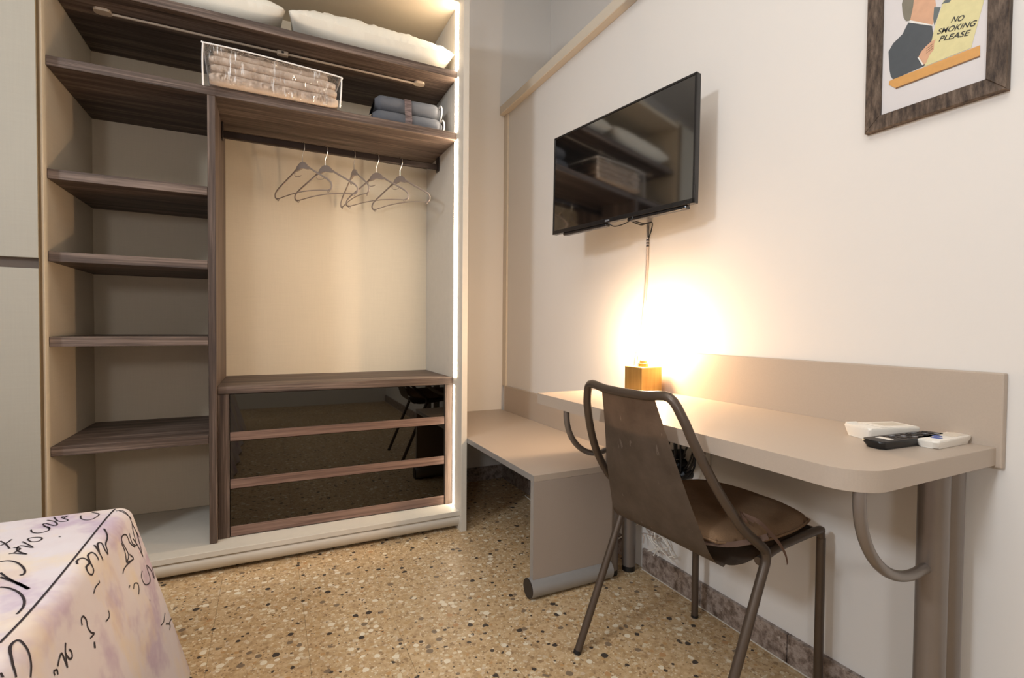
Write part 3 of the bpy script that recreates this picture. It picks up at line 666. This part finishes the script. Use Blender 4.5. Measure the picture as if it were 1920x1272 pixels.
#STROKES_BEGIN
STROKES = [
  (0.0032, [(-0.375,1.025,0.511),(-0.37,1.112,0.511),(-0.369,1.237,0.511),(-0.371,1.414,0.511),(-0.373,1.576,0.511),(-0.371,1.647,0.511)]),
  (0.0036, [(-0.471,1.294,0.511),(-0.442,1.262,0.511),(-0.403,1.214,0.511)]),
  (0.0045, [(-0.432,1.252,0.511),(-0.403,1.214,0.511)]),
  (0.003, [(-0.502,1.379,0.511),(-0.488,1.377,0.511),(-0.468,1.358,0.511),(-0.447,1.324,0.511),(-0.437,1.3,0.511),(-0.436,1.287,0.511),(-0.441,1.291,0.511)]),
  (0.003, [(-0.454,1.245,0.511),(-0.437,1.233,0.511),(-0.413,1.204,0.511),(-0.394,1.168,0.511),(-0.386,1.139,0.511),(-0.386,1.116,0.511)]),
  (0.003, [(-0.479,1.317,0.511),(-0.454,1.28,0.511),(-0.421,1.238,0.511),(-0.405,1.216,0.511)]),
  (0.0026, [(-0.502,1.418,0.511),(-0.495,1.418,0.511),(-0.467,1.4,0.511)]),
  (0.0026, [(-0.495,1.418,0.511),(-0.491,1.44,0.511),(-0.507,1.455,0.511)]),
  (0.0026, [(-0.467,1.4,0.511),(-0.493,1.431,0.511),(-0.498,1.461,0.511),(-0.468,1.435,0.511),(-0.503,1.486,0.511)]),
  (0.0026, [(-0.498,1.498,0.511),(-0.486,1.478,0.511),(-0.471,1.474,0.511),(-0.47,1.489,0.511),(-0.479,1.5,0.511),(-0.494,1.504,0.511),(-0.498,1.498,0.511)]),
  (0.0026, [(-0.513,1.563,0.511),(-0.504,1.542,0.511),(-0.489,1.531,0.511),(-0.476,1.536,0.511),(-0.476,1.553,0.511),(-0.485,1.57,0.511),(-0.495,1.575,0.511)]),
  (0.0026, [(-0.476,1.553,0.511),(-0.499,1.589,0.511),(-0.497,1.598,0.511),(-0.473,1.571,0.511),(-0.47,1.58,0.511),(-0.484,1.607,0.511),(-0.502,1.623,0.511)]),
  (0.0026, [(-0.495,1.643,0.511),(-0.476,1.605,0.511),(-0.459,1.595,0.511),(-0.457,1.605,0.511),(-0.477,1.632,0.511),(-0.467,1.639,0.511),(-0.47,1.621,0.511)]),
  (0.0024, [(-0.418,1.642,0.511),(-0.398,1.62,0.511),(-0.4,1.591,0.511),(-0.412,1.582,0.511),(-0.429,1.6,0.511),(-0.437,1.627,0.511)]),
  (0.0026, [(-0.538,1.479,0.511),(-0.531,1.492,0.511),(-0.53,1.512,0.511)]),
  (0.0026, [(-0.549,1.511,0.511),(-0.529,1.482,0.511),(-0.512,1.45,0.511)]),
  (0.0024, [(-0.439,1.486,0.511),(-0.435,1.482,0.511)]),
  (0.003, [(-0.356,1.302,0.509),(-0.361,1.316,0.511),(-0.359,1.33,0.51),(-0.352,1.332,0.508),(-0.342,1.321,0.501),(-0.342,1.301,0.501),(-0.336,1.29,0.492),(-0.332,1.3,0.484),(-0.333,1.314,0.487),(-0.341,1.324,0.5),(-0.351,1.347,0.507),(-0.349,1.366,0.506),(-0.34,1.362,0.499),(-0.335,1.355,0.491)]),
  (0.003, [(-0.354,1.403,0.509),(-0.34,1.379,0.498),(-0.332,1.373,0.482)]),
  (0.003, [(-0.34,1.379,0.498),(-0.35,1.41,0.507),(-0.346,1.422,0.505),(-0.336,1.406,0.493),(-0.331,1.41,0.48)]),
  (0.003, [(-0.331,1.41,0.48),(-0.339,1.424,0.497),(-0.344,1.461,0.503),(-0.36,1.501,0.51)]),
  (0.0024, [(-0.324,1.275,0.454),(-0.325,1.294,0.459),(-0.325,1.317,0.457),(-0.326,1.32,0.461)]),
  (0.0024, [(-0.305,1.278,0.39),(-0.305,1.299,0.387),(-0.307,1.308,0.392),(-0.308,1.308,0.398)]),
  (0.0028, [(-0.32,1.188,0.435),(-0.322,1.194,0.445),(-0.322,1.204,0.444),(-0.319,1.209,0.433),(-0.315,1.204,0.421),(-0.311,1.209,0.407),(-0.309,1.218,0.4),(-0.31,1.197,0.402)]),
  (0.0045, [(-0.306,1.207,0.389),(-0.304,1.201,0.379)]),
  (0.0028, [(-0.32,1.049,0.435),(-0.318,1.06,0.43),(-0.317,1.057,0.423)]),
  (0.0028, [(-0.319,1.049,0.434),(-0.318,1.048,0.428)]),
  (0.003, [(-0.319,1.066,0.433),(-0.321,1.083,0.44),(-0.321,1.092,0.439),(-0.318,1.093,0.426),(-0.314,1.093,0.412)]),
  (0.003, [(-0.314,1.093,0.412),(-0.32,1.103,0.433),(-0.323,1.115,0.445)]),
  (0.003, [(-0.32,1.103,0.433),(-0.316,1.108,0.419),(-0.315,1.119,0.415),(-0.317,1.123,0.423),(-0.319,1.118,0.43)]),
  (0.0032, [(-0.334,0.958,0.488),(-0.342,0.972,0.501),(-0.355,1.001,0.509),(-0.358,1.019,0.51),(-0.354,1.027,0.508),(-0.344,1.018,0.502),(-0.335,1.007,0.49),(-0.331,1.0,0.478),(-0.327,0.987,0.467)]),
  (0.003, [(-0.347,0.948,0.505),(-0.342,0.942,0.501)]),
  (0.0024, [(-0.365,1.629,0.511),(-0.353,1.635,0.508),(-0.336,1.623,0.492),(-0.327,1.626,0.465),(-0.318,1.639,0.429)]),
  (0.0024, [(-0.358,1.629,0.51),(-0.342,1.623,0.501),(-0.332,1.629,0.484)]),
  (0.0028, [(-0.328,1.507,0.467),(-0.321,1.509,0.444),(-0.315,1.494,0.421)]),
  (0.0028, [(-0.315,1.494,0.421),(-0.317,1.523,0.43),(-0.328,1.514,0.468),(-0.33,1.529,0.477),(-0.328,1.556,0.468),(-0.322,1.559,0.446),(-0.316,1.582,0.424)]),
  (0.0028, [(-0.315,1.494,0.421),(-0.311,1.544,0.409),(-0.317,1.528,0.428)]),
  (0.0028, [(-0.314,1.455,0.412),(-0.315,1.478,0.417),(-0.311,1.538,0.41)]),
  (0.0028, [(-0.322,1.59,0.445),(-0.314,1.606,0.418),(-0.305,1.614,0.384)]),
  (0.0026, [(-0.327,1.579,0.464),(-0.32,1.574,0.44),(-0.316,1.598,0.423),(-0.324,1.609,0.452),(-0.329,1.621,0.472),(-0.321,1.631,0.44),(-0.305,1.614,0.384)]),
  (0.0024, [(-0.299,1.57,0.363),(-0.296,1.549,0.356),(-0.29,1.554,0.333),(-0.287,1.589,0.32),(-0.289,1.61,0.326),(-0.298,1.615,0.357),(-0.292,1.636,0.335),(-0.285,1.639,0.308),(-0.292,1.655,0.334)]),
  (0.0024, [(-0.304,1.471,0.374),(-0.304,1.461,0.372)]),
  (0.0024, [(-0.3,1.483,0.358),(-0.301,1.496,0.365),(-0.297,1.514,0.356),(-0.294,1.51,0.344),(-0.293,1.498,0.335)]),
  (0.004, [(-0.279,1.544,0.295),(-0.278,1.546,0.292)]),
  (0.0024, [(-0.257,1.554,0.217),(-0.256,1.587,0.209),(-0.259,1.625,0.213)]),
  (0.0026, [(-0.253,1.598,0.196),(-0.248,1.631,0.175),(-0.246,1.608,0.171)]),
  (0.0026, [(-0.25,1.622,0.182),(-0.25,1.668,0.172),(-0.246,1.675,0.148)]),
]
#STROKES_END
if STROKES:
    bb = NB()
    for st in STROKES:
        wdt = st[0]; pts = [Vector(p) for p in st[1]]
        pts = smooth_path(pts, 4) if len(pts) > 2 else [pts[0].lerp(pts[1], k / 20) for k in range(21)]
        prev = None
        for i, p in enumerate(pts):
            loc, nr, _, _ = BVH.find_nearest(p)
            if nr.z < -0.2: nr = -nr
            d = (pts[min(i + 1, len(pts) - 1)] - pts[max(i - 1, 0)]); wdt = st[0] * 1.3
            if d.length < 1e-6: continue
            a = d.normalized().cross(nr); a.normalize(); a = a * wdt / 2; q = loc + nr * 0.0009
            cur = (bb.verts.new(q + a), bb.verts.new(q - a))
            if prev: bb.faces.new((prev[0], prev[1], cur[1], cur[0]))
            prev = cur
    obj('printed_script', bb, M_INK, spread)['kind'] = 'stuff'

# ================================================================== PILLOWS
def Z0(a): return 2 * math.sin(a * 9)
def pillow(x0, x1, y0, y1, z0, th, seed, name, label):
    P = thing(name, label, 'pillow', ((x0 + x1) / 2, (y0 + y1) / 2, z0), group='pillows on the top shelf')
    bb = NB()
    def f(top):
        def g(u, v):
            a, c = u * 2 - 1, v * 2 - 1
            e = (max(0, 1 - abs(a) ** 3.2) ** .42) * (max(0, 1 - abs(c) ** 3.0) ** .45)
            pin = 1 - 0.05 * (1 - abs(c) ** 2) * abs(a) ** 6; pin2 = 1 - 0.05 * (1 - abs(a) ** 2) * abs(c) ** 6
            X = a * (x1 - x0) / 2 * pin; Y = c * (y1 - y0) / 2 * pin2
            wr = 0.006 * noise.noise(Vector((a * 6 + seed, c * 5, 3 if top else 8))) + 0.007 * noise.noise(Vector((a * 20 + seed, c * 7 + Z0(a), 1))) + 0.004 * abs(noise.noise(Vector((a * 9 + seed, c * 16, 5))))
            mid = th * 0.52
            Z = mid + (th * .50 * e + wr * min(1, e * 2) if top else -th * .50 * e + max(0, wr) * .2)
            return (X, Y, max(0.001, Z))
        return g
    grid(bb, f(True), 70, 40); grid(bb, f(False), 70, 40); bmesh.ops.remove_doubles(bb, verts=bb.verts, dist=1e-4)
    obj('pillowcase', bb, M_PILLOW, P, smooth=True, local=True, angle=90)
    return P
pillow(0.080, 0.838, 2.385, 2.84, 2.276, 0.175, 1.0, 'pillow', 'white pillow on the top shelf, the one next to the light strip')
pillow(-0.690, 0.070, 2.385, 2.84, 2.276, 0.175, 5.0, 'pillow', 'white pillow on the top shelf, further from the light strip')

# ================================================================== DUVET BAG
BG = thing('duvet_bag', 'clear zipped plastic bag holding a folded beige duvet on the long shelf', 'bag', (0.03, 2.36, 1.975), (0, 0, R(2.0)))
bw, bdp, bh = 0.262, 0.40, 0.148
def fold(name, x0, x1, z0, z1, y0, sd):
    bb = NB(); r = (z1 - z0) / 2; n = 10
    nx_ = 46
    def g(u, v):
        X = x0 + (x1 - x0) * u; e = min(1, min(u, 1 - u) * 14) ** .5
        a = PI * (v * 1.0) + PI / 2
        wob = 0.006 * noise.noise(Vector((X * 14, sd, 0))) + 0.003 * abs(math.sin(X * 42 + sd)) ** .4
        rr_ = (r - .001) * (0.55 + 0.45 * e)
        if v < 0.2: t = v / 0.2; Y = y0 + 0.35 * (1 - t) + r * t; Z = z1 - .001 - (1 - e) * r * .4
        elif v > 0.8: t = (v - .8) / .2; Y = y0 + r + (0.35 - r) * t; Z = z0 + .001
        else:
            t = (v - .2) / .6; ang = PI / 2 + PI * t; Y = y0 + r + rr_ * 1.15 * math.cos(ang); Z = (z0 + z1) / 2 + rr_ * math.sin(ang)
        return (X, Y - wob, Z)
    grid(bb, g, nx_, 24); return obj(name, bb, M_DUVET, BG, smooth=True, local=True, angle=100)
fold('duvet_fold', -.243, .250, .004, .052, -.020, 1.0)
fold('duvet_fold', -.236, .246, .050, .086, -.012, 2.3)
fold('duvet_fold', -.243, .240, .084, .118, -.014, 4.1)
fold('duvet_fold', -.228, .210, .116, .144, -.004, 6.7)
bb = NB(); box(bb, -.244, .244, .30, .36, .004, .140, .02, 2); obj('duvet_core', bb, M_DUVET, BG, local=True)
def bagz(x): # top edge height sags a little towards the right
    return bh - 0.012 * (x + bw) / (2 * bw)
bb = NB()
def fg(u, v):
    x = -bw + 2 * bw * u; z = 0.003 + (bagz(x) - .003) * v
    bul = 0.020 * math.sin(PI * u) ** .5 * math.sin(PI * v) ** .6
    return (x, -0.024 - bul * .6 + 0.003 * noise.noise(Vector((x * 30, z * 18, 0))), z - (0.03 * max(0, 0.12 - u) / .12 if v < .05 else 0))
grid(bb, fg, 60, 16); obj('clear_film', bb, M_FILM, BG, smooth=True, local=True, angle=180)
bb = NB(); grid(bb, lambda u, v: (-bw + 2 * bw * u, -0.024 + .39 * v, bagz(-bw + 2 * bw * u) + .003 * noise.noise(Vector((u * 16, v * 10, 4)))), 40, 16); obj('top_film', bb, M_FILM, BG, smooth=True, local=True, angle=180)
path = [(-bw, -.026, -.020), (-bw - .002, -.026, .07), (-bw, -.026, bh - .006), (-bw + .008, -.026, bh), (-.1, -.034, bh - .002), (.1, -.034, bh - .008), (bw - .01, -.028, bagz(bw)), (bw, -.026, bagz(bw) - .012), (bw - .002, -.026, .06), (bw - .006, -.024, .004)]
bb = NB(); tube(bb, smooth_path(path, 6), .0032, 8); obj('white_piping', bb, M_PIPING, BG, smooth=True, local=True)
bb = NB(); tube(bb, smooth_path([(-bw, -.026, bh), (-bw, .10, bh + .002), (-bw, .36, bh)], 5), .003, 8); obj('white_piping', bb, M_PIPING, BG, smooth=True, local=True)
bb = NB(); tube(bb, smooth_path([(bw, -.026, bagz(bw)), (bw, .10, bagz(bw)), (bw, .36, bagz(bw))], 5), .003, 8); obj('white_piping', bb, M_PIPING, BG, smooth=True, local=True)

# ================================================================== BLANKET
BL = thing('folded_blanket', 'grey fleece blanket folded double and tied with a satin band', 'blanket', (0.622, 2.47, 1.975), (0, 0, R(-3)))
def lump(z0, z1, x0, x1, y0, sd):
    bb = NB(); r = (z1 - z0) / 2
    def g(u, v):
        X = x0 + (x1 - x0) * u; e = min(1, min(u, 1 - u) * 9 + .25) ** .5
        band = math.exp(-((X + .004) / .022) ** 2)
        rr_ = r * e * (1 - .12 * band)
        wob = 0.004 * noise.noise(Vector((X * 12, sd, 0)))
        if v < .25: t = v / .25; Y = y0 + .24 * (1 - t) + r * t; Z = (z0 + z1) / 2 + rr_
        elif v > .75: t = (v - .75) / .25; Y = y0 + r + (.24 - r) * t; Z = (z0 + z1) / 2 - rr_
        else: t = (v - .25) / .5; a = PI / 2 + PI * t; Y = y0 + r + rr_ * math.cos(a) * 1.2; Z = (z0 + z1) / 2 + rr_ * math.sin(a)
        return (X, Y + wob, Z + wob * .5)
    grid(bb, g, 40, 26)
    bmesh.ops.holes_fill(bb, edges=[e for e in bb.edges if e.is_boundary], sides=0)
    return obj('fold', bb, M_FLEECE, BL, smooth=True, local=True, angle=80)
lump(.001, .083, -.172, .172, -.035, 1.0); lump(.078, .160, -.160, .163, -.022, 3.0)
for (x, y0, z0, z1) in ((.174, -.038, .001, .083), (.166, -.025, .080, .158)):
    r = (z1 - z0) / 2; zc = (z0 + z1) / 2
    pts = [(x, y0 + .2, z1 - .004)] + [(x, y0 + r + r * 1.2 * math.cos(PI / 2 + PI * t / 10), zc + r * .98 * math.sin(PI / 2 + PI * t / 10)) for t in range(11)]
    bb = NB(); tube(bb, pts, .0035, 8); obj('edge_piping', bb, M_PIPING, BL, smooth=True, local=True)
bb = NB(); ribbon(bb, [(-.173, .15, .06), (-.176, .03, .055), (-.172, -.02, .03), (-.170, -.03, .004)], .008, (-1, 0, 0)); obj('edge_piping', bb, M_PIPING, BL, local=True)
bb = NB(); pts = [(-.004, .19, .163), (-.004, .06, .1635), (-.004, -.005, .156), (-.004, -.030, .130), (-.004, -.034, .085), (-.004, -.046, .060), (-.004, -.050, .035), (-.004, -.040, .010), (-.004, -.02, .002)]
ribbon(bb, pts, .034, (1, 0, 0))
bb.free(); bb = NB()
pp = smooth_path(pts, 5)
prev = None
for p in pp:
    cur = (bb.verts.new(p + Vector((-.017, -.002, 0))), bb.verts.new(p + Vector((.017, -.002, 0))))
    if prev: bb.faces.new((prev[0], prev[1], cur[1], cur[0]))
    prev = cur
bmesh.ops.solidify(bb, geom=bb.faces, thickness=0.0012); obj('satin_band', bb, M_SATIN, BL, smooth=True, local=True)

# ================================================================== HANGERS
def make_hanger(label):
    H = thing('clothes_hanger', label, 'hanger', (0, 0, 0), group='clothes hangers on the rail')
    bb = NB(); pts = [(-.0135, 0, -.026), (-.0145, 0, -.012)] + [(.0135 * -math.cos(a), 0, -.0105 + .0122 * math.sin(a)) for a in [PI * k / 6 for k in range(1, 6)]] + [(.0150, 0, -.014), (.0150, 0, -.034), (.008, 0, -.050), (.001, 0, -.064), (0, 0, -.080), (0, 0, -.100)]
    tube(bb, smooth_path(pts, 4), .0017, 8); obj('hook', bb, M_HOOK, H, smooth=True, local=True)
    bb = NB()   # shoulder bridge
    out = [(-.048, -.136), (-.036, -.112), (-.018, -.099), (0, -.095), (.018, -.099), (.036, -.112), (.048, -.136), (.026, -.133), (0, -.126), (-.026, -.133)]
    A = [bb.verts.new((p[0], -.004, p[1])) for p in out]; B = [bb.verts.new((p[0], .004, p[1])) for p in out]
    bb.faces.new(A[::-1]); bb.faces.new(B)
    for k in range(len(out)): bb.faces.new((A[k], A[(k + 1) % len(out)], B[(k + 1) % len(out)], B[k]))
    obj('bridge', bb, M_HANG, H, local=True)
    for s in (-1, 1):
        bb = NB(); pts = [(s * .030, 0, -.116), (s * .07, 0, -.142), (s * .13, 0, -.176), (s * .175, 0, -.202), (s * .197, 0, -.220), (s * .203, 0, -.236), (s * .197, 0, -.250), (s * .180, 0, -.254)]
        tube(bb, smooth_path(pts, 5), .0034, 8, flat=1.3); obj('arm', bb, M_HANG, H, smooth=True, local=True)
        bb = NB(); pts = [(s * .050, 0, -.134), (s * .056, 0, -.150), (s * .045, 0, -.160), (s * .020, 0, -.162), (s * .008, 0, -.158)]
        tube(bb, smooth_path(pts, 4), .0018, 6)
        if s < 0: obj('strap_hook', bb, M_HANG, H, smooth=True, local=True)
        else: bb.free()
        bb = NB(); pts = [(s * .180 + .007 * math.cos(a), 0, -.258 + .006 * math.sin(a)) for a in [2 * PI * k / 10 for k in range(11)]]
        tube(bb, pts, .0015, 6); obj('loop', bb, M_HANG, H, smooth=True, local=True)
    bb = NB(); tube(bb, smooth_path([(-.180, 0, -.254), (-.09, 0, -.243), (0, 0, -.239), (.09, 0, -.243), (.180, 0, -.254)], 5), .0027, 8); obj('bar', bb, M_HANG, H, smooth=True, local=True)
    return H
def copy_tree(o, parent=None):
    c = o.copy(); COL.objects.link(c)
    if parent: c.parent = parent
    for ch in o.children: copy_tree(ch, c)
    return c
names = ['grey plastic hanger nearest the divider, first on the rail', 'grey plastic hanger second from the divider on the rail', 'grey plastic hanger seen almost edge-on in the middle of the rail', 'grey plastic hanger second from the light strip on the rail', 'grey plastic hanger nearest the light strip, last on the rail']
h0 = make_hanger(names[0])
for k, (x, a) in enumerate(((.15, 54.2), (.256, 49.2), (.394, 78.8), (.507, 50.3), (.63, 55.7))):
    h = h0 if k == 0 else copy_tree(h0)
    h['label'] = names[k]; h.location = (x, 2.66, 1.9045); h.rotation_euler = (0, 0, R(-a))

# ================================================================== LAMP
LP = thing('table_lamp', 'small gold cube lamp with a glowing bare bulb at the wall end of the desk', 'lamp', (1.315, 1.515, 0.759))
bb = NB(); box(bb, 1.265, 1.365, 1.465, 1.565, 0.7612, 0.858, 0.0015); obj('base_cube', bb, M_GOLD, LP)
bb = NB(); box(bb, 1.272, 1.358, 1.472, 1.558, 0.7590, 0.7615, 0.0005); obj('foot_pad', bb, M_BLACK, LP)
bb = NB(); lathe(bb, [(.019, .0), (.019, .012), (.014, .014), (.014, .024), (.011, .026)], (1.315, 1.515, .858), 20); obj('socket', bb, M_GOLD, LP, smooth=True)
bb = NB(); lathe(bb, [(.0, .090), (.012, .087), (.022, .078), (.027, .065), (.026, .050), (.018, .033), (.012, .020), (.011, .008), (0, .006)], (1.315, 1.515, .876), 24); obj('bulb', bb, M_BULB, LP, smooth=True).visible_shadow = True
bb = NB(); tube(bb, smooth_path([(1.352, 1.575, .7625), (1.30, 1.60, .7620), (1.25, 1.585, .7620), (1.235, 1.56, .7620)], 5), .0026, 8); obj('cord', bb, M_BLACK, LP, smooth=True)

# ================================================================== ITEMS ON THE DESK
def remote(name, label, cat, c, yaw, L_, W_, H_, mat, z=.759, r=.008, tilt=0):
    P = thing(name, label, cat, (c[0], c[1], z), (0, 0, yaw))
    bb = NB(); prism(bb, rrect(-L_ / 2, L_ / 2, -W_ / 2, W_ / 2, [r] * 4, 5), 0.0005, H_, min(.004, H_ * .3))
    for v in bb.verts:
        if v.co.z < H_ * .5: v.co.x *= .93; v.co.y *= .86
    obj('casing', bb, mat, P, local=True, smooth=True); return P
P = remote('wall_remote_holder', 'thick white plastic controller box on the desk, beside the black remote', 'device', (1.277, .652), R(-17), .135, .072, .028, M_WHITEP, r=.006)
bb = NB(); box(bb, -.030, .062, -.030, .030, .0282, .0296, .0008); obj('cover', bb, M_WHITEP, P, local=True)
bb = NB(); box(bb, -.066, -.038, .026, .031, .0275, .0315, .0008); obj('rim', bb, M_WHITEP, P, local=True)
bb = NB(); box(bb, -.012, .05, -.018, .016, .0296, .0300, .0002); obj('display', bb, m_plain('pale_display', srgb(206, 198, 182), .3), P, local=True)
P = remote('tv_remote', 'long black television remote between the two white ones on the desk', 'remote', (1.243, .588), R(-4), .225, .046, .018, M_BLACK, r=.010)
for i_ in range(9):
    for j_ in range(3):
        if i_ in (0,): continue
        bb = NB(); box(bb, -.070 + i_ * .0195, -.060 + i_ * .0195, -.0155 + j_ * .0118, -.0085 + j_ * .0118, .0178, .0192, .0005)
        o = obj('button', bb, M_GREYB if (i_ + j_) % 4 == 0 else M_CAPDARK, P, local=True)
bb = NB(); box(bb, -.078, -.062, -.014, .014, .0180, .0190, .0003); obj('label_strip', bb, M_WHITEP, P, local=True)
P = remote('white_remote', 'small white air-conditioner remote with blue buttons at the desk end', 'remote', (1.318, .551), R(0), .150, .043, .018, M_WHITEP, r=.010)
for x0, x1, y0, y1 in ((-.042, -.026, -.010, .006), (-.020, -.004, .0, .013)):
    bb = NB(); box(bb, x0, x1, y0, y1, .0180, .0190, .0004); obj('button', bb, M_BLUE, P, local=True)
bb = NB(); box(bb, .005, .060, -.013, .013, .0180, .0186, .0003); obj('display', bb, m_plain('pale_display_b', srgb(214, 206, 192), .3), P, local=True)

# ================================================================== SOCKETS UNDER THE DESK
SK = thing('socket_block', 'white wall socket block full of black plugs under the desk', 'socket', (XW, 1.40, 0.50))
bb = NB(); box(bb, 1.385, XW - .0002, 1.262, 1.56, 0.425, 0.60, .004, 2); obj('wall_plate', bb, M_WHITEP, SK)
bb = NB(); box(bb, 1.372, 1.386, 1.262, 1.275, 0.560, 0.600, .002); obj('junction', bb, M_GREYP, SK)
random.seed(3)
plugs = [(1.455, .50), (1.425, .525), (1.395, .485), (1.362, .505), (1.43, .455), (1.395, .445), (1.335, .475), (1.375, .54)]
for yy, zz in plugs:
    bb = NB(); tube(bb, [(1.386, yy, zz), (1.345, yy, zz), (1.338, yy, zz - .004)], .018, 14, rads=[.019, .018, .011]); pg = obj('plug', bb, M_BLACK, SK, smooth=True)
    bb = NB(); e = random.uniform(-.05, .05); tube(bb, smooth_path([(1.340, yy, zz - .008), (1.318, yy, zz - .030), (1.315, yy - .015 + e * .4, zz - .010), (1.335, yy + e - .02, zz + .05), (1.350, yy + e, .64), (1.36, yy + e, .715)], 6), .0035, 8); obj('cord', bb, M_BLACK, pg, smooth=True)
for yy, zz, yt in ((1.345, .495, 1.285), (1.350, .478, 1.262), (1.365, .52, 1.315), (1.36, .47, 1.272)):
    bb = NB(); tube(bb, smooth_path([(1.352, yy + .02, zz - .01), (1.352, yy - .012, zz), (1.352, (yy + yt) / 2 - .012, zz + .04), (1.354, yt, .60), (1.358, yt - .004, .66), (1.36, yt - .002, .716)], 6), .0036, 8); obj('cord', bb, M_BLACK, SK, smooth=True)
bb = NB(); tube(bb, smooth_path([(1.38, 1.56, .625), (1.375, 1.46, .615), (1.37, 1.38, .612), (1.372, 1.29, .620), (1.38, 1.24, .635)], 6), .006, 8); obj('cable_bundle', bb, M_BLACK, SK, smooth=True)
bb = NB(); tube(bb, smooth_path([(1.35, 1.40, .47), (1.34, 1.37, .475), (1.345, 1.345, .455), (1.35, 1.335, .43)], 6), .003, 8); obj('white_cord', bb, M_WHITEP, SK, smooth=True)
CT = thing('cable_tangle', 'tangle of thin white cables hanging by the wall behind the chair', 'cable', (1.39, 1.55, .1))
random.seed(11)
for k in range(7):
    pts = []; y0 = 1.50 + random.uniform(-.05, .05)
    for t in range(8):
        pts.append((1.375 + random.uniform(-.012, .012), y0 + random.uniform(-.045, .045) - (.012 * t if k % 2 else -.004 * t), .26 - .020 * t + random.uniform(-.018, .012)))
    bb = NB(); tube(bb, smooth_path(pts, 6), .0022, 7); obj('wire', bb, M_WHITEP if k < 5 else M_GREYP, CT, smooth=True)
bb = NB(); tube(bb, smooth_path([(1.385, 1.52, .27), (1.378, 1.60, .20), (1.36, 1.70, .10), (1.33, 1.85, .006), (1.30, 2.05, .004), (1.34, 2.3, .004), (1.37, 2.6, .004)], 8), .003, 7); obj('wire', bb, M_WHITEP, CT, smooth=True)
